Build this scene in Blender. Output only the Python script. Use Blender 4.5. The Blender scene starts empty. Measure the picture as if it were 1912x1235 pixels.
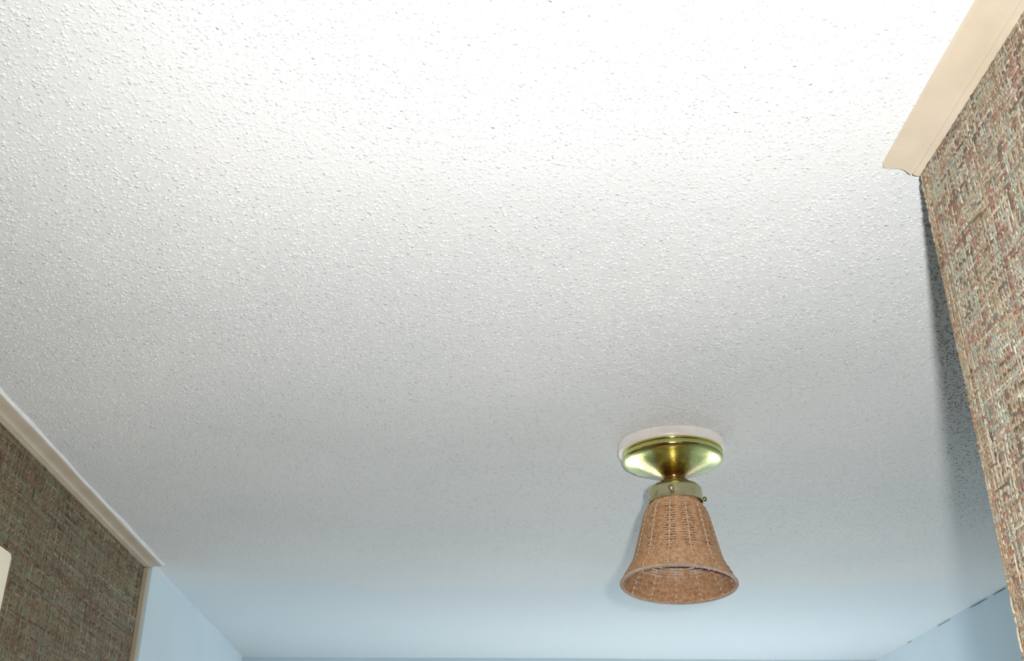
import bpy, math, random
import numpy as np
from mathutils import Matrix, Vector

random.seed(7)
rng = np.random.default_rng(7)
S = bpy.context.scene
COL = S.collection
R = math.radians

# ------------------------------------------------------------------ camera, world, light, exposure
CEIL = 2.40                      # ceiling height
CAMZ = 1.85                      # lens height
cam_data = bpy.data.cameras.new('camera')
cam_data.sensor_width = 36.0
cam_data.lens = 2030.0 / 1912.0 * 36.0
cam_data.clip_start = 0.01
cam = bpy.data.objects.new('camera', cam_data)
COL.objects.link(cam)
cam.matrix_world = (Matrix.Translation((0, 0, CAMZ)) @ Matrix.Rotation(R(-2.094), 4, 'Z')
                    @ Matrix.Rotation(R(90 + 27.34), 4, 'X') @ Matrix.Rotation(R(-0.119), 4, 'Z'))
S.camera = cam

S.view_settings.view_transform = 'Standard'
S.view_settings.look = 'None'
S.view_settings.gamma = 1.0
S.view_settings.use_curve_mapping = False
S.view_settings.exposure = 0.0

world = bpy.data.worlds.new('world')
S.world = world
world.use_nodes = True
wb = world.node_tree.nodes['Background']
wb.inputs['Color'].default_value = (0.62, 0.78, 1.0, 1)
wb.inputs['Strength'].default_value = 1.0

def light(name, kind, loc, energy, color, aim=None, **kw):
    d = bpy.data.lights.new(name, kind)
    d.energy = energy
    d.color = color
    for k, v in kw.items():
        setattr(d, k, v)
    o = bpy.data.objects.new(name, d)
    COL.objects.link(o)
    o.location = loc
    if aim is not None:
        o.rotation_euler = (Vector(aim) - Vector(loc)).to_track_quat('-Z', 'Y').to_euler()
    return o

# the camera's own flash, beside and a little above the lens
light('camera_flash', 'SPOT', (0.055, 0.0, CAMZ + 0.027), 49, (1.0, 0.985, 0.985),
      aim=(0.10, 1.0, CAMZ + 0.25), spot_size=R(142), spot_blend=1.0, shadow_soft_size=0.013)
# area light added as daylight outside the blue room's unseen, assumed window
light('window_daylight', 'AREA', (-0.15, 3.10, 1.45), 4, (0.93, 0.98, 1.0),
      aim=(-0.15, 2.0, 1.45), shape='RECTANGLE', size=0.72, size_y=1.0)
# the hall behind the camera, out of view: one warm point light
# unseen fill lights added low in the blue room to brighten its far end
for bx in (0.08, 0.38, 0.68, 0.95):
    light('blue_room_fill', 'POINT', (bx, 2.72, 1.68), 3.4, (1.0, 0.985, 0.965), shadow_soft_size=0.12)
light('hall_point_light', 'POINT', (-0.1, -1.1, 2.15), 3.0, (1.0, 0.9, 0.78), shadow_soft_size=0.08)

# ------------------------------------------------------------------ helpers
def mesh_obj(name, verts, faces, m, parent=None, smooth=False, loc=(0, 0, 0)):
    me = bpy.data.meshes.new(name)
    me.from_pydata([tuple(v) for v in verts], [], [tuple(f) for f in faces])
    me.update()
    if smooth:
        me.polygons.foreach_set('use_smooth', [True] * len(me.polygons))
    if m is not None:
        me.materials.append(m)
    o = bpy.data.objects.new(name, me)
    COL.objects.link(o)
    o.location = loc
    if parent is not None:
        o.parent = parent
    return o

def quads_obj(name, V, F, m, parent=None, colors=None):
    """big meshes: V (n,3) float array, F (k,4) int array"""
    me = bpy.data.meshes.new(name)
    V = np.asarray(V, np.float32); F = np.asarray(F, np.int32)
    me.vertices.add(len(V)); me.vertices.foreach_set('co', V.ravel())
    me.loops.add(F.size); me.loops.foreach_set('vertex_index', F.ravel())
    me.polygons.add(len(F))
    me.polygons.foreach_set('loop_start', np.arange(0, F.size, 4, dtype=np.int32))
    me.polygons.foreach_set('use_smooth', np.ones(len(F), bool))
    if colors is not None:
        a = me.color_attributes.new('thread_colour', 'FLOAT_COLOR', 'POINT')
        c = np.ones((len(V), 4), np.float32); c[:, :3] = colors
        a.data.foreach_set('color', c.ravel())
    me.update(calc_edges=True)
    me.validate()
    me.materials.append(m)
    o = bpy.data.objects.new(name, me)
    COL.objects.link(o)
    if parent is not None:
        o.parent = parent
    return o

def box(name, x0, x1, y0, y1, z0, z1, m, parent=None, bevel=0.0):
    v = [(x, y, z) for z in (z0, z1) for y in (y0, y1) for x in (x0, x1)]
    f = [(0, 2, 3, 1), (4, 5, 7, 6), (0, 1, 5, 4), (2, 6, 7, 3), (0, 4, 6, 2), (1, 3, 7, 5)]
    o = mesh_obj(name, v, f, m, parent)
    if bevel:
        b = o.modifiers.new('bevel', 'BEVEL'); b.width = bevel; b.segments = 4
        o.data.polygons.foreach_set('use_smooth', [True] * 6)
    return o

def lathe(name, prof, m, parent=None, n=96, smooth=True, sharp=40):
    """prof: list of (radius, z); z relative to the parent"""
    v, f = [], []
    for r, z in prof:
        for k in range(n):
            a = 2 * math.pi * k / n
            v.append((r * math.cos(a), r * math.sin(a), z))
    for i in range(len(prof) - 1):
        for k in range(n):
            k2 = (k + 1) % n
            f.append((i * n + k, i * n + k2, (i + 1) * n + k2, (i + 1) * n + k))
    o = mesh_obj(name, v, f, m, parent, smooth)
    if smooth:
        o.data.set_sharp_from_angle(angle=R(sharp))
    return o

def structure(o):
    o['kind'] = 'structure'
    return o

# ------------------------------------------------------------------ materials
def mat(name):
    m = bpy.data.materials.new(name)
    m.use_nodes = True
    nt = m.node_tree
    b = nt.nodes['Principled BSDF']
    return m, nt, b

def node(nt, t, **kw):
    n = nt.nodes.new(t)
    for k, v in kw.items():
        if k in n.inputs:
            n.inputs[k].default_value = v
        else:
            setattr(n, k, v)
    return n

def srgb(r, g, b):
    f = lambda c: (c / 255 / 12.92) if c <= 10 else ((c / 255 + 0.055) / 1.055) ** 2.4
    return (f(r), f(g), f(b), 1.0)

def ramp(nt, stops):
    n = nt.nodes.new('ShaderNodeValToRGB')
    e = n.color_ramp.elements
    while len(e) > 1:
        e.remove(e[-1])
    e[0].position, e[0].color = stops[0]
    for p, c in stops[1:]:
        k = e.new(p); k.color = c
    return n

def math_node(nt, op, a, b=None, clamp=False):
    n = nt.nodes.new('ShaderNodeMath'); n.operation = op; n.use_clamp = clamp
    for i, x in enumerate((a, b)):
        if x is None: continue
        if isinstance(x, (int, float)): n.inputs[i].default_value = x
        else: nt.links.new(x, n.inputs[i])
    return n.outputs[0]

def popcorn_ceiling():
    m, nt, b = mat('popcorn_ceiling_paint')
    tc = node(nt, 'ShaderNodeTexCoord')
    P = tc.outputs['Object']
    # sprayed blobs: distorted voronoi cells, only some of them raised, plus finer grain
    nz = node(nt, 'ShaderNodeTexNoise', Scale=170.0, Detail=2.0); nt.links.new(P, nz.inputs['Vector'])
    wv_ = node(nt, 'ShaderNodeTexNoise', Scale=120.0, Detail=2.0); nt.links.new(P, wv_.inputs['Vector'])
    dv = nt.nodes.new('ShaderNodeVectorMath'); dv.operation = 'MULTIPLY_ADD'
    nt.links.new(wv_.outputs['Color'], dv.inputs[0]); dv.inputs[1].default_value = (0.004, 0.004, 0.0); nt.links.new(P, dv.inputs[2])
    def blobs(scale, lo):
        vo = node(nt, 'ShaderNodeTexVoronoi', feature='F1', Scale=scale)
        nt.links.new(dv.outputs[0], vo.inputs['Vector'])
        q = node(nt, 'ShaderNodeMapRange'); q.interpolation_type = 'SMOOTHSTEP'
        nt.links.new(vo.outputs['Distance'], q.inputs['Value'])
        q.inputs['From Min'].default_value = 0.52; q.inputs['From Max'].default_value = 0.05
        sep = node(nt, 'ShaderNodeSeparateColor'); nt.links.new(vo.outputs['Color'], sep.inputs[0])
        k_ = node(nt, 'ShaderNodeMapRange'); nt.links.new(sep.outputs[0], k_.inputs['Value'])
        k_.inputs['From Min'].default_value = lo; k_.inputs['From Max'].default_value = 1.0
        return math_node(nt, 'MULTIPLY', q.outputs[0], k_.outputs[0])
    h = math_node(nt, 'ADD', math_node(nt, 'ADD', blobs(215.0, 0.15), math_node(nt, 'MULTIPLY', blobs(370.0, 0.0), 0.5)),
                  math_node(nt, 'MULTIPLY', nz.outputs[0], 0.55))
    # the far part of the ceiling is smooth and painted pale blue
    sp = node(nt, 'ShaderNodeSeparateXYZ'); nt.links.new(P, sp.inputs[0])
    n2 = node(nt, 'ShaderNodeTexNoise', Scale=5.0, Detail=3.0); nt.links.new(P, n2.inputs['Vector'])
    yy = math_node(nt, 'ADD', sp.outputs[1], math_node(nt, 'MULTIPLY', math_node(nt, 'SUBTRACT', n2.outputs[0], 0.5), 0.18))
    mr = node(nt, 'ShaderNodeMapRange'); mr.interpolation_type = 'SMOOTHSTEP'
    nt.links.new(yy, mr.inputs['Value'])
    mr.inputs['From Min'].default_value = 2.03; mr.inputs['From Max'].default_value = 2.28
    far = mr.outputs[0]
    bm = node(nt, 'ShaderNodeBump', Distance=0.0009)
    nt.links.new(h, bm.inputs['Height'])
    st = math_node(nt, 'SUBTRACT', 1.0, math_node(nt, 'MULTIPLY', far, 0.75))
    nt.links.new(st, bm.inputs['Strength'])
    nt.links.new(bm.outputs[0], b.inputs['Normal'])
    n3 = node(nt, 'ShaderNodeTexNoise', Scale=3.0, Detail=4.0); nt.links.new(P, n3.inputs['Vector'])
    r1 = ramp(nt, [(0.3, srgb(226, 229, 227)), (0.7, srgb(235, 236, 234))]); nt.links.new(n3.outputs[0], r1.inputs[0])
    mx = node(nt, 'ShaderNodeMix', data_type='RGBA')
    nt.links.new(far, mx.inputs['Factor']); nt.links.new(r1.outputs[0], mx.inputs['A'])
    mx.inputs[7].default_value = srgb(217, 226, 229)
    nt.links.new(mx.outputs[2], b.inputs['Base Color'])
    b.inputs['Roughness'].default_value = 0.62
    b.inputs['Specular IOR Level'].default_value = 0.22
    b.inputs['Diffuse Roughness'].default_value = 0.40
    return m

def painted(name, c1, c2, rough=0.5, scale=8.0, bump=0.0, bscale=300.0):
    m, nt, b = mat(name)
    tc = node(nt, 'ShaderNodeTexCoord')
    n = node(nt, 'ShaderNodeTexNoise', Scale=scale, Detail=5.0); nt.links.new(tc.outputs['Object'], n.inputs['Vector'])
    r = ramp(nt, [(0.35, c1), (0.65, c2)]); nt.links.new(n.outputs[0], r.inputs[0])
    nt.links.new(r.outputs[0], b.inputs['Base Color'])
    b.inputs['Roughness'].default_value = rough
    b.inputs['Diffuse Roughness'].default_value = 1.0
    if bump:
        n2 = node(nt, 'ShaderNodeTexNoise', Scale=bscale, Detail=2.0); nt.links.new(tc.outputs['Object'], n2.inputs['Vector'])
        bm = node(nt, 'ShaderNodeBump', Strength=bump, Distance=0.001); nt.links.new(n2.outputs[0], bm.inputs['Height'])
        nt.links.new(bm.outputs[0], b.inputs['Normal'])
    return m

def thread_mat():
    m, nt, b = mat('woven_grasscloth_thread')
    a = node(nt, 'ShaderNodeVertexColor'); a.layer_name = 'thread_colour'
    tc = node(nt, 'ShaderNodeTexCoord')
    n = node(nt, 'ShaderNodeTexNoise', Scale=420.0, Detail=3.0); nt.links.new(tc.outputs['Object'], n.inputs['Vector'])
    r = ramp(nt, [(0.3, (0.72, 0.72, 0.72, 1)), (0.7, (1.12, 1.12, 1.12, 1))]); nt.links.new(n.outputs[0], r.inputs[0])
    mx = node(nt, 'ShaderNodeMix', data_type='RGBA', blend_type='MULTIPLY'); mx.inputs['Factor'].default_value = 1.0
    nt.links.new(a.outputs[0], mx.inputs['A']); nt.links.new(r.outputs[0], mx.inputs['B'])
    nt.links.new(mx.outputs[2], b.inputs['Base Color'])
    bm = node(nt, 'ShaderNodeBump', Strength=0.35, Distance=0.0009); nt.links.new(n.outputs[0], bm.inputs['Height'])
    nt.links.new(bm.outputs[0], b.inputs['Normal'])
    b.inputs['Roughness'].default_value = 0.7
    b.inputs['Specular IOR Level'].default_value = 0.25
    return m

def brass(name, c1, c2, tarnish, rough=0.12, amount=0.5, scale=30.0):
    m, nt, b = mat(name)
    tc = node(nt, 'ShaderNodeTexCoord')
    n = node(nt, 'ShaderNodeTexNoise', Scale=scale, Detail=6.0, Roughness=0.65); nt.links.new(tc.outputs['Object'], n.inputs['Vector'])
    r = ramp(nt, [(0.30, c1), (0.56, c2), (0.56 + 0.3 * (1 - amount), tarnish)]); nt.links.new(n.outputs[0], r.inputs[0])
    nt.links.new(r.outputs[0], b.inputs['Base Color'])
    b.inputs['Metallic'].default_value = 1.0
    rr = ramp(nt, [(0.4, (rough,) * 3 + (1,)), (0.75, (rough + 0.22,) * 3 + (1,))]); nt.links.new(n.outputs[0], rr.inputs[0])
    nt.links.new(rr.outputs[0], b.inputs['Roughness'])
    return m

def wicker_mat(name, stops, scale):
    m, nt, b = mat(name)
    tc = node(nt, 'ShaderNodeTexCoord')
    n = node(nt, 'ShaderNodeTexNoise', Scale=scale, Detail=4.0, Roughness=0.7); nt.links.new(tc.outputs['Object'], n.inputs['Vector'])
    r = ramp(nt, stops); nt.links.new(n.outputs[0], r.inputs[0])
    nt.links.new(r.outputs[0], b.inputs['Base Color'])
    n2 = node(nt, 'ShaderNodeTexNoise', Scale=1500.0, Detail=2.0); nt.links.new(tc.outputs['Object'], n2.inputs['Vector'])
    bm = node(nt, 'ShaderNodeBump', Strength=0.3, Distance=0.0004); nt.links.new(n2.outputs[0], bm.inputs['Height'])
    nt.links.new(bm.outputs[0], b.inputs['Normal'])
    b.inputs['Roughness'].default_value = 0.55
    return m

M_CEIL = popcorn_ceiling()
M_BLUE = painted('pale_blue_wall_paint', srgb(206, 223, 231), srgb(211, 227, 234), 0.55, 6.0, 0.15, 260)
M_TRIM = painted('beige_moulding_paint', srgb(191, 178, 156), srgb(199, 187, 167), 0.42, 20.0, 0.08, 200)
M_CAULK = painted('white_caulk', srgb(225, 228, 226), srgb(236, 237, 235), 0.5, 40.0, 0.3, 500)
M_BACK = painted('grasscloth_backing', srgb(112, 96, 72), srgb(134, 116, 88), 0.9, 60.0)
M_THREAD = thread_mat()
M_FLOOR = painted('beige_carpet', srgb(150, 138, 120), srgb(168, 156, 138), 0.95, 60.0, 0.6, 700)
M_HALL = painted('cream_hall_paint', srgb(205, 196, 176), srgb(212, 204, 186), 0.6, 6.0)
M_WHITE = painted('white_gloss_paint', srgb(226, 226, 222), srgb(234, 234, 230), 0.3, 12.0)
M_CHIME = painted('cream_plastic', srgb(248, 238, 210), srgb(250, 242, 216), 0.4, 10.0)
M_CRACK = painted('dark_joint_gap', srgb(66, 68, 66), srgb(92, 94, 92), 0.9, 90.0)
def pan_brass():
    m, nt, b = mat('polished_brass_with_patina')
    tc = node(nt, 'ShaderNodeTexCoord')
    P = tc.outputs['Object']
    sx = node(nt, 'ShaderNodeSeparateXYZ'); nt.links.new(P, sx.inputs[0])
    cxy = nt.nodes.new('ShaderNodeCombineXYZ'); nt.links.new(sx.outputs[0], cxy.inputs[0]); nt.links.new(sx.outputs[1], cxy.inputs[1])
    ln = nt.nodes.new('ShaderNodeVectorMath'); ln.operation = 'LENGTH'; nt.links.new(cxy.outputs[0], ln.inputs[0])
    n1 = node(nt, 'ShaderNodeTexNoise', Scale=55.0, Detail=6.0, Roughness=0.7); nt.links.new(P, n1.inputs['Vector'])
    n2 = node(nt, 'ShaderNodeTexNoise', Scale=420.0, Detail=4.0, Roughness=0.7); nt.links.new(P, n2.inputs['Vector'])
    edge = node(nt, 'ShaderNodeMapRange'); edge.inputs['From Min'].default_value = 0.060; edge.inputs['From Max'].default_value = 0.016
    nt.links.new(ln.outputs['Value'], edge.inputs['Value'])
    k = math_node(nt, 'ADD', math_node(nt, 'MULTIPLY', edge.outputs[0], 0.60), math_node(nt, 'MULTIPLY', math_node(nt, 'SUBTRACT', n1.outputs[0], 0.5), 1.1))
    k = math_node(nt, 'ADD', k, math_node(nt, 'MULTIPLY', math_node(nt, 'SUBTRACT', n2.outputs[0], 0.5), 1.1))
    r = ramp(nt, [(0.10, (0.86, 0.84, 0.32, 1)), (0.34, (0.66, 0.56, 0.24, 1)), (0.62, (0.40, 0.25, 0.09, 1))]); nt.links.new(k, r.inputs[0])
    nt.links.new(r.outputs[0], b.inputs['Base Color'])
    rr = ramp(nt, [(0.1, (0.06,) * 3 + (1,)), (0.6, (0.24,) * 3 + (1,))]); nt.links.new(k, rr.inputs[0])
    nt.links.new(rr.outputs[0], b.inputs['Roughness'])
    bm = node(nt, 'ShaderNodeBump', Strength=0.25, Distance=0.0004); nt.links.new(k, bm.inputs['Height'])
    nt.links.new(bm.outputs[0], b.inputs['Normal'])
    b.inputs['Metallic'].default_value = 1.0
    return m
M_BRASS = pan_brass()
M_BRASS2 = brass('satin_aged_brass', (0.78, 0.72, 0.48, 1), (0.70, 0.63, 0.38, 1), (0.32, 0.22, 0.09, 1), 0.26, 0.35, 40)
M_STEM = brass('tarnished_brown_brass', (0.42, 0.25, 0.08, 1), (0.36, 0.20, 0.06, 1), (0.16, 0.09, 0.03, 1), 0.25, 0.6, 60)
M_SCREW = brass('dull_screw_metal', (0.45, 0.40, 0.30, 1), (0.38, 0.33, 0.22, 1), (0.2, 0.15, 0.08, 1), 0.3, 0.4, 200)
M_PLATE = painted('white_mounting_plate_enamel', srgb(222, 216, 210), srgb(230, 225, 219), 0.35, 30.0)
M_WICK = wicker_mat('wicker_reed', [(0.28, srgb(146, 100, 64)), (0.45, srgb(194, 148, 106)), (0.6, srgb(212, 172, 134)), (0.75, srgb(226, 196, 166))], 220)
M_STAKE = wicker_mat('wicker_stake_cane', [(0.3, srgb(214, 184, 150)), (0.7, srgb(236, 218, 194))], 160)
M_BRAID = wicker_mat('wicker_rim_braid', [(0.3, srgb(160, 130, 106)), (0.5, srgb(200, 176, 156)), (0.7, srgb(224, 210, 196))], 320)
M_DARK = painted('dark_socket_bakelite', srgb(30, 26, 22), srgb(42, 36, 30), 0.5)
m, nt, b = mat('window_glass')
tr = node(nt, 'ShaderNodeBsdfTransparent'); gl = node(nt, 'ShaderNodeBsdfGlossy', Roughness=0.02)
ms = node(nt, 'ShaderNodeMixShader'); ms.inputs[0].default_value = 0.08
nt.links.new(tr.outputs[0], ms.inputs[1]); nt.links.new(gl.outputs[0], ms.inputs[2])
nt.links.new(ms.outputs[0], nt.nodes['Material Output'].inputs['Surface'])
M_GLASS = m

# ------------------------------------------------------------------ setting
XL = -0.617      # papered left wall
XLB = -0.603     # blue part of the left wall
YL = 2.045       # where the wallpaper ends on the left
XR = 0.374       # papered right wall
YR = 0.7436      # its outside corner
XRB = 1.082      # right wall of the blue room
YF = 2.95        # far wall
YB = -1.7        # end of the hall behind the camera
T = 0.12

# ceiling: a gently uneven sheet
nx, ny = 60, 140
xs = np.linspace(XL - T, XRB + T, nx); ys = np.linspace(YB - T, YF + T, ny)
GX, GY = np.meshgrid(xs, ys)
def sag_at(x, y):
    q = 0.0009 * np.sin(x * 5.1 + 0.6) * np.sin(y * 4.3 + 1.1) + 0.0006 * np.sin(y * 7.9 + x * 2.0)
    return q * np.clip((y - 0.9) / 0.4, 0, 1)
GZ = CEIL + 0.0006 + sag_at(GX, GY)
top = np.full_like(GX, CEIL + 0.06)
V = np.concatenate([np.stack([GX, GY, GZ], -1).reshape(-1, 3), np.stack([GX, GY, top], -1).reshape(-1, 3)])
F = []
for j in range(ny - 1):
    for i in range(nx - 1):
        a = j * nx + i
        F.append((a, a + nx, a + nx + 1, a + 1))
N0 = nx * ny
F.append((N0, N0 + nx - 1, N0 + nx * ny - 1, N0 + nx * (ny - 1)))
ceiling = structure(quads_obj('ceiling', V, F, M_CEIL))

# the sprayed popcorn coat of the part of the ceiling near the camera: every grain a small plaster dome
def popcorn_coat():
    g = np.random.default_rng(11)
    n = 215000
    y = 0.34 + 1.66 * g.random(n)
    x = XL + (0.85 - XL) * g.random(n)
    keep = (x > -0.78 * y - 0.02) & (x < np.interp(y, [0.0, YR - 0.005, YR + 0.005, 2.1], [XR - 0.02, XR - 0.02, 0.50, 1.10]))
    keep &= (x > XL + 0.034)
    keep &= (y > YR + 0.003) | (x < XR - 0.033)
    keep &= g.random(n) < np.interp(y, [0.3, 1.15, 1.5, 2.0], [0.80, 0.60, 0.30, 0.08])
    # clumps and thin spots
    cl = 0.5 + 0.5 * np.sin(x * 61 + 3 * np.sin(y * 23)) * np.sin(y * 57 + 3 * np.sin(x * 31 + 1))
    keep &= g.random(n) < 0.62 + 0.38 * cl
    keep &= ((x - 0.2712) ** 2 + (y - 1.404) ** 2) > 0.0735 ** 2
    x, y = x[keep], y[keep]
    n = len(x)
    r = 0.00062 + 0.00092 * g.random(n) ** 1.7
    h = r * (0.70 + 0.55 * g.random(n)) * np.interp(y, [1.1, 1.6, 2.0], [1, 0.55, 0.25])
    e = 0.75 + 0.6 * g.random(n); rot = g.random(n) * 6.2832
    lean = (g.random((n, 2)) - 0.5) * r[:, None] * 0.5
    k = 6
    V = np.zeros((n, 2 * k + 1, 3), np.float32)
    z0 = CEIL + 0.0009 + sag_at(x, y)
    for i in range(k):
        a_ = rot + 2 * math.pi * i / k
        w = 0.85 + 0.3 * g.random(n)
        ux = np.cos(a_) * r * e * w; uy = np.sin(a_) * r / e * w
        V[:, i] = np.stack([x + ux, y + uy, z0], 1)
        V[:, k + i] = np.stack([x + ux * 0.72 + lean[:, 0] * 0.7, y + uy * 0.72 + lean[:, 1] * 0.7, z0 - 0.0003 - h * 0.72], 1)
    V[:, 2 * k] = np.stack([x + lean[:, 0], y + lean[:, 1], z0 - 0.0003 - h], 1)
    q = []
    for i in range(k):
        j = (i + 1) % k
        q += [(i, k + i, k + j, j)]
    for i in range(0, k, 2):
        q += [(k + i, 2 * k, k + (i + 2) % k, k + i + 1)]
    F = (np.arange(n)[:, None, None] * (2 * k + 1) + np.array(q)[None]).reshape(-1, 4)
    o = quads_obj('popcorn_coat', V.reshape(-1, 3), F, M_CEIL, ceiling)
    o['kind'] = 'stuff'
    o['label'] = 'grains of white sprayed plaster'
popcorn_coat()

structure(box('floor', XL - T, XRB + T, YB - T, YF + T, -0.1, 0.0, M_FLOOR))
wall_left = structure(box('wall_left', XL - T, XL, YB, YL, 0, CEIL + 0.03, M_BACK))
wall_left_far = structure(box('wall_left_far', XL - T, XLB, YL, YF, 0, CEIL + 0.03, M_BLUE))
wall_right = structure(box('wall_right', XR, XRB + T, YB, YR, 0, CEIL + 0.03, M_BACK))
structure(box('wall_back', XL - T, XRB + T, YB - T, YB, 0, CEIL + 0.03, M_HALL))

wall_right_far = structure(box('wall_right_far', XRB, XRB + T, YR, YF, 0, CEIL + 0.03, M_BLUE))

# far wall of the blue room with an unseen, assumed window in it
WX0, WX1, WZ0, WZ1 = -0.50, 0.20, 0.95, 1.93
wv, wf = [], []
def addbox(x0, x1, y0, y1, z0, z1):
    n = len(wv)
    wv.extend([(x, y, z) for z in (z0, z1) for y in (y0, y1) for x in (x0, x1)])
    wf.extend([tuple(n + k for k in q) for q in [(0, 2, 3, 1), (4, 5, 7, 6), (0, 1, 5, 4), (2, 6, 7, 3), (0, 4, 6, 2), (1, 3, 7, 5)]])
addbox(XL - T, WX0, YF, YF + T, 0, CEIL + 0.03)
addbox(WX1, XRB + T, YF, YF + T, 0, CEIL + 0.03)
addbox(WX0, WX1, YF, YF + T, 0, WZ0)
addbox(WX0, WX1, YF, YF + T, WZ1, CEIL + 0.03)
structure(mesh_obj('wall_far', wv, wf, M_BLUE))
wv, wf = [], []
for q in ((WX0, WX0 + .04, WZ0, WZ1), (WX1 - .04, WX1, WZ0, WZ1), (WX0 + .04, WX1 - .04, WZ0, WZ0 + .04),
          (WX0 + .04, WX1 - .04, WZ1 - .04, WZ1), (WX0 + .04, WX1 - .04, 1.43, 1.46)):
    addbox(q[0], q[1], YF + 0.03, YF + 0.08, q[2], q[3])
window = structure(mesh_obj('window_1', wv, wf, M_WHITE))
box('pane', WX0 + .04, WX1 - .04, YF + 0.053, YF + 0.057, 1.46, WZ1 - .04, M_GLASS, window)
box('pane', WX0 + .04, WX1 - .04, YF + 0.053, YF + 0.057, WZ0 + .04, 1.43, M_GLASS, window)
box('sill', WX0 - .03, WX1 + .03, YF - 0.03, YF + 0.03, WZ0 - .025, WZ0, M_WHITE, window)

# ------------------------------------------------------------------ flat mouldings along the ceiling
# section: (distance from the wall, drop below the ceiling); thin at the ceiling edge, ogee and bead at the wall
PROF = [(1.00, 0.0), (1.00, 0.0026), (0.97, 0.0036), (0.80, 0.0038), (0.58, 0.0040), (0.46, 0.0048), (0.38, 0.0064),
        (0.33, 0.0078), (0.29, 0.0084), (0.255, 0.0082), (0.245, 0.0074), (0.225, 0.0074), (0.215, 0.0086), (0.12, 0.0094),
        (0.04, 0.0092), (0.0, 0.0084), (0.0, 0.0)]
def moulding(name, xw, sgn, p, y0, y1, scale, seg=40):
    n = len(PROF)
    v, f = [], []
    for s in range(seg + 1):
        y = y0 + (y1 - y0) * s / seg
        wob = 0.0006 * math.sin(y * 9.0 + 1.3) + 0.0004 * math.sin(y * 23.0)
        for a, d in PROF:
            v.append((xw + sgn * a * (p + wob), y, CEIL + 0.002 - (d * scale + 0.002) if d > 0 else CEIL + 0.002))
    for s in range(seg):
        for k in range(n):
            k2 = (k + 1) % n
            q = (s * n + k, s * n + k2, (s + 1) * n + k2, (s + 1) * n + k)
            f.append(q if sgn < 0 else q[::-1])
    f.append(tuple(range(n))[::1 if sgn > 0 else -1])
    f.append(tuple(range(seg * n, seg * n + n))[::-1 if sgn > 0 else 1])
    o = mesh_obj(name, v, f, M_TRIM, None, True)
    o.data.set_sharp_from_angle(angle=R(50))
    return structure(o)
trim_l = moulding('trim_1', XL, 1, 0.032, YB, YL, 0.8)
trim_r = moulding('trim_2', XR, -1, 0.0313, YB, YR, 1.35)
# a thin uneven line of caulk where the left moulding meets the ceiling
cv, cf = [], []
seg = 160
for s in range(seg + 1):
    y = -0.2 + (YL + 0.2) * s / seg
    w = 0.0045 + 0.0018 * math.sin(y * 31) * math.sin(y * 12.7 + 1)
    x = XL + 0.0315
    cv += [(x, y, CEIL - 0.0026), (x + w * 0.6, y, CEIL - 0.0019), (x + w, y, CEIL + 0.001)]
for s in range(seg):
    a = s * 3
    cf += [(a, a + 3, a + 4, a + 1), (a + 1, a + 4, a + 5, a + 2)]
mesh_obj('caulk_bead', cv, cf, M_CAULK, trim_l, True)
cv, cf = [], []
for s_ in range(41):
    y = YL + 0.01 + (YF - YL - 0.01) * s_ / 40
    w = 0.0026 + 0.0010 * math.sin(y * 37)
    cv += [(XLB - 0.001, y, CEIL - w), (XLB + w * 0.45, y, CEIL - w * 0.4), (XLB + w, y, CEIL + 0.002)]
for s_ in range(40):
    a_ = s_ * 3
    cf += [(a_, a_ + 3, a_ + 4, a_ + 1), (a_ + 1, a_ + 4, a_ + 5, a_ + 2)]
mesh_obj('caulk_bead', cv, cf, M_BLUE, wall_left_far, True)
# narrow beige strip finishing the end of the wallpaper
structure(box('trim_3', XL - 0.001, XL + 0.0100, YL - 0.012, YL + 0.001, 0.0, CEIL - 0.0095, M_TRIM, None, 0.002))

# dark broken gaps in the joint of the right blue wall and the ceiling
def crack(y0, y1, w):
    v, f = [], []
    n = 10
    for s in range(n + 1):
        t = s / n
        y = y0 + (y1 - y0) * t
        ww = w * (0.35 + 0.65 * math.sin(math.pi * min(1, t * 1.02 + 0.05))) * (0.8 + 0.4 * random.random())
        zc = CEIL - 0.0020 + 0.0005 * (random.random() - 0.5)
        v += [(XRB - 0.0012, y, zc - ww / 2), (XRB + 0.001, y, zc - ww / 2), (XRB - 0.0012, y, zc + ww / 2), (XRB + 0.001, y, zc + ww / 2)]
    for s in range(n):
        a, c = s * 4, s * 4 + 4
        f += [(a, a + 2, c + 2, c), (a, c, c + 1, a + 1), (a + 2, a + 3, c + 3, c + 2)]
    mesh_obj('joint_gap', v, f, M_CRACK, wall_right_far)
for q in ((2.165, 2.222, 0.0014), (2.255, 2.340, 0.0011), (2.45, 2.525, 0.0007), (2.695, 2.72, 0.0005)):
    crack(*q)

# ------------------------------------------------------------------ woven wallpaper threads
PAL = np.array([srgb(*c)[:3] for c in ((188, 176, 152), (170, 174, 158), (166, 128, 112), (178, 154, 124), (122, 106, 90), (206, 198, 178), (152, 142, 122))])
def thread_colours(n, probs, run):
    """colour along one thread: runs of palette colours blended into one another"""
    k = max(2, int(n / run) + 2)
    idx = rng.choice(len(PAL), size=k, p=probs)
    c = PAL[idx] * rng.uniform(0.85, 1.12, (k, 1))
    pos = np.sort(rng.uniform(0, n, k)); pos[0] = 0
    t = np.arange(n)
    j = np.clip(np.searchsorted(pos, t, side='right') - 1, 0, k - 1)
    c = c[j]
    return (c + np.roll(c, 1, 0) + np.roll(c, -1, 0)) / 3 * rng.uniform(0.9, 1.1, (n, 1))

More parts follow.
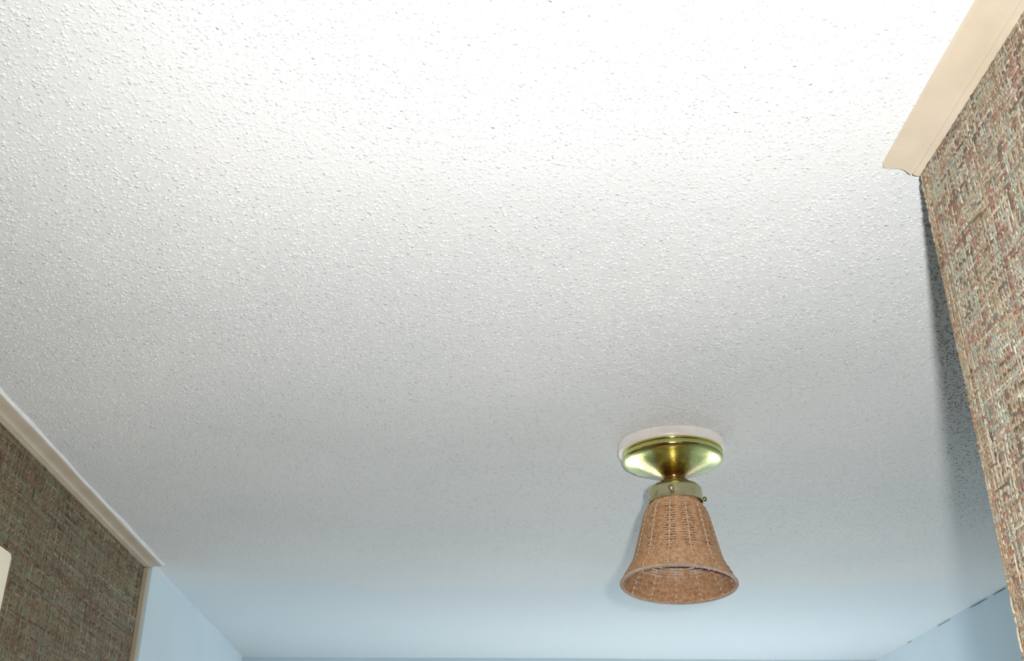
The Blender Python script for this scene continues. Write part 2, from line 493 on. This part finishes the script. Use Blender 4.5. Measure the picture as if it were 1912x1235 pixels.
def weave(name, xw, nrm, y0, y1, z0, z1, py, pz, parent, edge=None, prof=None, tone=1.0, run=9):
    us, vs = [], []
    y = y0
    while y < y1 - 0.0006:
        w = py * rng.uniform(0.55, 1.35); us.append((y + w / 2, w)); y += w * 1.02
    z = z0
    while z < z1:
        w = pz * rng.uniform(0.6, 1.3); vs.append((z + w / 2, w)); z += w * 1.02
    nu, nv = len(us), len(vs)
    U = np.array(us); W = np.array(vs)
    par = (np.add.outer(np.arange(nu), np.arange(nv)) % 2) * 2.0 - 1.0
    flip = rng.random((nu, nv)) < 0.18
    par = np.where(flip, -par, par)                                  # vertical thread in front where +1
    Vs, Fs, Cs = [], [], []
    base = 0
    def strip(path, width_dir, w, n_off, col):
        nonlocal base
        n = len(path)
        m_ = len(prof)
        hh = 0.0006
        P = np.zeros((n, m_, 3))
        for k, (a, b_) in enumerate(prof):
            q = path + width_dir * (a * w)[:, None]
            q[:, 0] = xw + nrm * (n_off + b_ * hh)
            P[:, k] = q
        Vs.append(P.reshape(-1, 3)); Cs.append(np.repeat(col, m_, axis=0))
        i = np.arange(n - 1)[:, None] * m_ + np.arange(m_ - 1)[None, :]
        i = i.ravel() + base
        Fs.append(np.stack([i, i + 1, i + m_ + 1, i + m_], 1))
        base += n * m_
    amp = 0.0005
    pv = [0.30, 0.24, 0.10, 0.08, 0.03, 0.15, 0.10]
    ph = [0.26, 0.16, 0.20, 0.16, 0.07, 0.07, 0.08]
    for a in range(nu):
        zc = W[:, 0]
        mid = np.empty(2 * nv - 1); mid[0::2] = zc; mid[1::2] = (zc[1:] + zc[:-1]) / 2
        off = np.zeros(2 * nv - 1); off[0::2] = par[a]; off[1::2] = (par[a][1:] + par[a][:-1]) / 2
        jit = np.cumsum(rng.normal(0, 0.00012, len(mid))); jit -= np.linspace(0, jit[-1], len(mid))
        path = np.stack([np.zeros_like(mid), np.minimum(U[a, 0] + jit, y1 - U[a, 1] * 0.3), mid], 1)
        w = np.full(len(mid), U[a, 1] * rng.uniform(0.75, 1.05)) * rng.uniform(0.85, 1.12, len(mid))
        strip(path, np.array([0, 1.0, 0]), w, 0.0009 + amp * off, thread_colours(len(mid), pv, 14))
    def tint(col, yy):
        if edge is None:
            return col
        k_ = np.clip((yy - edge) / 0.004, 0, 1)[:, None] * 0.45           # the corner band runs to ochre and rust
        return col * (1 - k_) + np.array(srgb(206, 164, 116)[:3]) * k_ * rng.uniform(0.7, 1.2, (len(col), 1))
    for c in range(nv):
        yc = U[:, 0]
        mid = np.empty(2 * nu - 1); mid[0::2] = yc; mid[1::2] = (yc[1:] + yc[:-1]) / 2
        off = np.zeros(2 * nu - 1); off[0::2] = -par[:, c]; off[1::2] = -(par[1:, c] + par[:-1, c]) / 2
        jit = np.cumsum(rng.normal(0, 0.00012, len(mid))); jit -= np.linspace(0, jit[-1], len(mid))
        path = np.stack([np.zeros_like(mid), mid, W[c, 0] + jit], 1)
        w = np.full(len(mid), W[c, 1] * rng.uniform(0.75, 1.05)) * rng.uniform(0.85, 1.12, len(mid))
        strip(path, np.array([0, 0, 1.0]), w, 0.0009 + amp * off, tint(thread_colours(len(mid), ph, run), mid))
    if edge is not None:                                            # pale cord running down near the corner
        n = 200
        zz = np.linspace(z0, z1, n)
        jit = np.cumsum(rng.normal(0, 0.0001, n)); jit -= np.linspace(0, jit[-1], n)
        path = np.stack([np.zeros(n), edge + jit, zz], 1)
        strip(path, np.array([0, 1.0, 0]), np.full(n, 0.0018), np.full(n, 0.0013), thread_colours(n, [0.3, 0.1, 0, 0.1, 0, 0.5, 0], 20))
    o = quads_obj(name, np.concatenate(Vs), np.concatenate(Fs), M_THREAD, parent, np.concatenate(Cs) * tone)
    o['kind'] = 'stuff'
    o['label'] = 'woven beige, rust and grey-green grasscloth threads'
    return o
weave('grasscloth_weave', XR, -1, 0.28, YR, 1.93, CEIL - 0.008, 0.0031, 0.0029, wall_right, YR - 0.019, ((-0.5, 0.15), (-0.2, 0.95), (0.2, 0.95), (0.5, 0.15)), 0.91)
weave('grasscloth_weave', XL, 1, 0.80, YL - 0.012, 2.02, CEIL - 0.008, 0.0046, 0.0040, wall_left, None, ((-0.5, 0.2), (0.0, 1.0), (0.5, 0.2)), np.array([0.55, 0.515, 0.43]), 26)  # left threads darkened: the wall's weaker light is put into their colour

# ------------------------------------------------------------------ cream box on the left wall
def rounded_slab(name, w, h, d, r, m, parent):
    """front face rounded plate in the Y-Z plane, thickness along +X, soft front edge"""
    out = []
    for cx, cz, a0 in ((w / 2 - r, h / 2 - r, 0), (-w / 2 + r, h / 2 - r, 90), (-w / 2 + r, -h / 2 + r, 180), (w / 2 - r, -h / 2 + r, 270)):
        for k in range(7):
            a = R(a0 + 15 * k)
            out.append((cx, cz, math.cos(a), math.sin(a)))
    n = len(out)
    v, f = [], []
    for x, ins in ((0, 0), (d - 0.004, 0), (d - 0.0012, 0.0012), (d, 0.004)):
        for cx, cz, ca, sa in out:
            v.append((x, cx + ca * (r - ins), cz + sa * (r - ins)))
    for i in range(3):
        for k in range(n):
            k2 = (k + 1) % n
            f.append((i * n + k, i * n + k2, (i + 1) * n + k2, (i + 1) * n + k))
    f.append(tuple(range(n))[::-1]); f.append(tuple(range(3 * n, 4 * n)))
    o = mesh_obj(name, v, f, m, parent, True)
    o.data.set_sharp_from_angle(angle=R(35))
    return o
chime = bpy.data.objects.new('door_chime', None); COL.objects.link(chime)
chime.location = (XL, 1.429 - 0.085, CAMZ + 0.397 - 0.065)
chime['label'] = 'cream plastic box with rounded corners fixed on the woven left wall'
chime['category'] = 'wall box'
rounded_slab('cover', 0.17, 0.13, 0.012, 0.008, M_CHIME, chime)
ob = rounded_slab('back_plate', 0.16, 0.12, 0.004, 0.006, M_WHITE, chime)

# ------------------------------------------------------------------ ceiling lamp with wicker shade
lamp = bpy.data.objects.new('ceiling_lamp', None); COL.objects.link(lamp)
lamp.location = (0.2726, 1.404, CEIL)
lamp['label'] = 'brass ceiling lamp with a bell-shaped tan wicker shade, fixed to the white ceiling'
lamp['category'] = 'lamp'

plate = lathe('mounting_plate', [(0.001, 0.0015), (0.0722, 0.0015), (0.0730, 0.0), (0.0730, -0.0095), (0.0722, -0.0112), (0.0690, -0.0115), (0.001, -0.0115)], M_PLATE, lamp)
plate.location = (-0.0014, 0, 0)
pan = lathe('canopy', [(0.001, -0.011), (0.0672, -0.011), (0.0690, -0.0118), (0.0695, -0.0135), (0.0688, -0.0152), (0.0676, -0.0160),
                 (0.0676, -0.0168), (0.0690, -0.0178), (0.0694, -0.0198), (0.0688, -0.0222), (0.0676, -0.0240), (0.0655, -0.0254), (0.0620, -0.0264),
                 (0.0575, -0.0274), (0.0520, -0.0292), (0.0455, -0.0320), (0.0385, -0.0353), (0.0310, -0.0389), (0.0240, -0.0422),
                 (0.0185, -0.0448), (0.0150, -0.0468), (0.0140, -0.0485), (0.0140, -0.0510)], M_BRASS, lamp, n=128)
lathe('stem', [(0.0130, -0.046), (0.0143, -0.0490), (0.0143, -0.0505), (0.0190, -0.0525), (0.0212, -0.0545), (0.0212, -0.0580), (0.019, -0.0600), (0.001, -0.0600)], M_STEM, lamp)
holder = lathe('shade_holder', [(0.001, -0.0585), (0.0200, -0.0585), (0.0280, -0.0594), (0.0330, -0.0610), (0.0354, -0.0638), (0.0362, -0.0668),
                 (0.0362, -0.0765), (0.0366, -0.0798), (0.0374, -0.0822), (0.0376, -0.0834), (0.0370, -0.0840), (0.0362, -0.0834),
                 (0.0354, -0.0800), (0.0350, -0.0690), (0.0335, -0.0650), (0.0300, -0.0632), (0.001, -0.0612)], M_BRASS2, lamp)
# three thumb screws around the holder
sv = [(0.0022, -0.004), (0.0022, 0.0040), (0.0034, 0.0043), (0.0038, 0.0052), (0.0038, 0.0068), (0.0032, 0.0080), (0.0012, 0.0086), (0.0006, 0.0086)]
first = None
for ang in (-108, 12, 132):
    if first is None:
        o = first = lathe('thumb_screw', sv, M_SCREW, holder, n=20)
    else:
        o = first.copy(); COL.objects.link(o); o.parent = holder
    a = R(ang)
    d = Vector((math.cos(a), math.sin(a), 0))
    o.rotation_euler = d.to_track_quat('Z', 'Y').to_euler()
    o.location = d * 0.0362 + Vector((0, 0, -0.0740))
lathe('socket', [(0.001, -0.0640), (0.0170, -0.0640), (0.0170, -0.0900), (0.0150, -0.0990), (0.0130, -0.0990), (0.0130, -0.092), (0.001, -0.092)], M_DARK, lamp, n=40)

# shade profile: radius against distance below the ceiling
T0 = 0.070
TT = np.array([.0760, .0810, .0862, .0905, .0940, .0980, .1035, .110, .1165, .129, .143, .156, .164, .171, .177, .183, .188, .1925, .196])
RR = np.array([.0300, .0312, .0340, .0380, .0406, .0428, .0446, .0462, .0478, .0508, .0541, .0570, .0592, .0620, .0652, .0688, .0716, .0736, .0748])
RR = RR - 0.0021
fine = np.linspace(TT[0], TT[-1], 600)
def smooth_interp(t):
    r = np.interp(t, TT, RR)
    return r
rf = smooth_interp(fine)
k = np.ones(25) / 25
rf = np.convolve(np.pad(rf, 12, mode='reflect', reflect_type='odd'), k, mode='valid')
arc = np.concatenate([[0], np.cumsum(np.hypot(np.diff(fine), np.diff(rf)))])
NST = 13
SAMP = 26 * NST
SPACING = 0.00185
nrow = int(arc[-1] / SPACING)
th = np.arange(SAMP) / SAMP * 2 * math.pi
Vs, Fs, base = [], [], 0
SEC = 6
for j in range(nrow + 1):
    s = j * arc[-1] / nrow
    t = np.interp(s, arc, fine); r0 = np.interp(s, arc, rf)
    dr = np.interp(min(s + .002, arc[-1]), arc, rf) - np.interp(max(s - .002, 0), arc, rf)
    dt = np.interp(min(s + .002, arc[-1]), arc, fine) - np.interp(max(s - .002, 0), arc, fine)
    L = math.hypot(dr, dt); nr, nz = dt / L, dr / L           # outward normal in (r, z-up) = (dt, dr)
    tr_, tz_ = dr / L, -dt / L
    f_low = min(1.0, max(0.0, (t - 0.160) / 0.012))
    fi = np.mod(th * NST + math.pi, 2 * math.pi) - math.pi      # 0 at an upright cane, +-pi half way between
    gap = np.clip((0.80 * math.pi - np.abs(fi)) / (0.28 * math.pi), 0, 1)
    gap = gap * gap * (3 - 2 * gap) * (1 - f_low)
    over = 1.0 if (j // 2) % 2 == 0 else -1.0                   # the pair passes outside or inside the cane
    und = 0.0007 * (1 - np.cos(fi)) / 2 + 0.0011 * over * np.exp(-(fi / 0.55) ** 2) + rng.normal(0, 0.00007, SAMP)
    pair = (1 if j % 2 == 0 else -1) * 0.00043 * gap             # two reeds close up and leave a slit to the next pair
    slip = rng.normal(0, 0.00007) + 0.00012 * np.sin(th * 3 + rng.uniform(0, 6)) + pair
    rad = 0.00080 * (1 + 0.14 * f_low) * rng.uniform(0.92, 1.08)
    ring = np.zeros((SAMP, SEC, 3))
    for c in range(SEC):
        a = 2 * math.pi * c / SEC
        n_o = und + rad * math.cos(a)
        t_o = slip + rad * 1.20 * math.sin(a)
        rr = r0 + nr * n_o + tr_ * t_o
        zz = -(t - T0) + nz * n_o + tz_ * t_o
        ring[:, c] = np.stack([rr * np.cos(th), rr * np.sin(th), zz], 1)
    Vs.append(ring.reshape(-1, 3))
    i = np.arange(SAMP); i2 = (i + 1) % SAMP
    for c in range(SEC):
        c2 = (c + 1) % SEC
        Fs.append(np.stack([i * SEC + c, i2 * SEC + c, i2 * SEC + c2, i * SEC + c2], 1) + base)
    base += SAMP * SEC
shade = quads_obj('shade', np.concatenate(Vs), np.concatenate(Fs), M_WICK, lamp)
shade.location = (0, 0, -T0)
shade.rotation_euler = (R(-4.7), R(2.7), 0)
shade['label'] = 'flared bell of woven tan wicker'

# upright canes the reeds are woven round
SK = 40
ss = np.linspace(0, arc[-1], SK)
tt = np.interp(ss, arc, fine); r0 = np.interp(ss, arc, rf)
V = np.zeros((SK, 6, 3)); 
for c in range(6):
    a = 2 * math.pi * c / 6
    V[:, c] = np.stack([r0 + 0.00085 * math.cos(a), np.full(SK, 0.00115 * math.sin(a)), -(tt - T0)], 1)
i = np.arange(SK - 1)
F = np.concatenate([np.stack([i * 6 + c, i * 6 + (c + 1) % 6, (i + 1) * 6 + (c + 1) % 6, (i + 1) * 6 + c], 1) for c in range(6)])
st0 = quads_obj('stake', V.reshape(-1, 3), F, M_STAKE, shade)
for k_ in range(NST):
    o = st0 if k_ == 0 else st0.copy()
    if k_:
        COL.objects.link(o); o.parent = shade
    o.rotation_euler = (0, 0, 2 * math.pi * k_ / NST)

# plaited rim: three strands twisted round the lower edge
Vs, Fs, base = [], [], 0
n = 420
a = np.arange(n) / n * 2 * math.pi
Rr, Zr = rf[-1] + 0.0010, -(TT[-1] - T0) - 0.0008
for s in range(3):
    ph = a * 62 + s * 2 * math.pi / 3
    cr = Rr + 0.00135 * np.cos(ph); cz = Zr + 0.00150 * np.sin(ph)
    ring = np.zeros((n, 6, 3))
    for c in range(6):
        b_ = 2 * math.pi * c / 6
        q = cr + 0.00120 * math.cos(b_)
        ring[:, c] = np.stack([q * np.cos(a), q * np.sin(a), cz + 0.00120 * math.sin(b_)], 1)
    Vs.append(ring.reshape(-1, 3))
    i = np.arange(n); i2 = (i + 1) % n
    for c in range(6):
        c2 = (c + 1) % 6
        Fs.append(np.stack([i * 6 + c, i2 * 6 + c, i2 * 6 + c2, i * 6 + c2], 1) + base)
    base += n * 6
quads_obj('rim_braid', np.concatenate(Vs), np.concatenate(Fs), M_BRAID, shade)
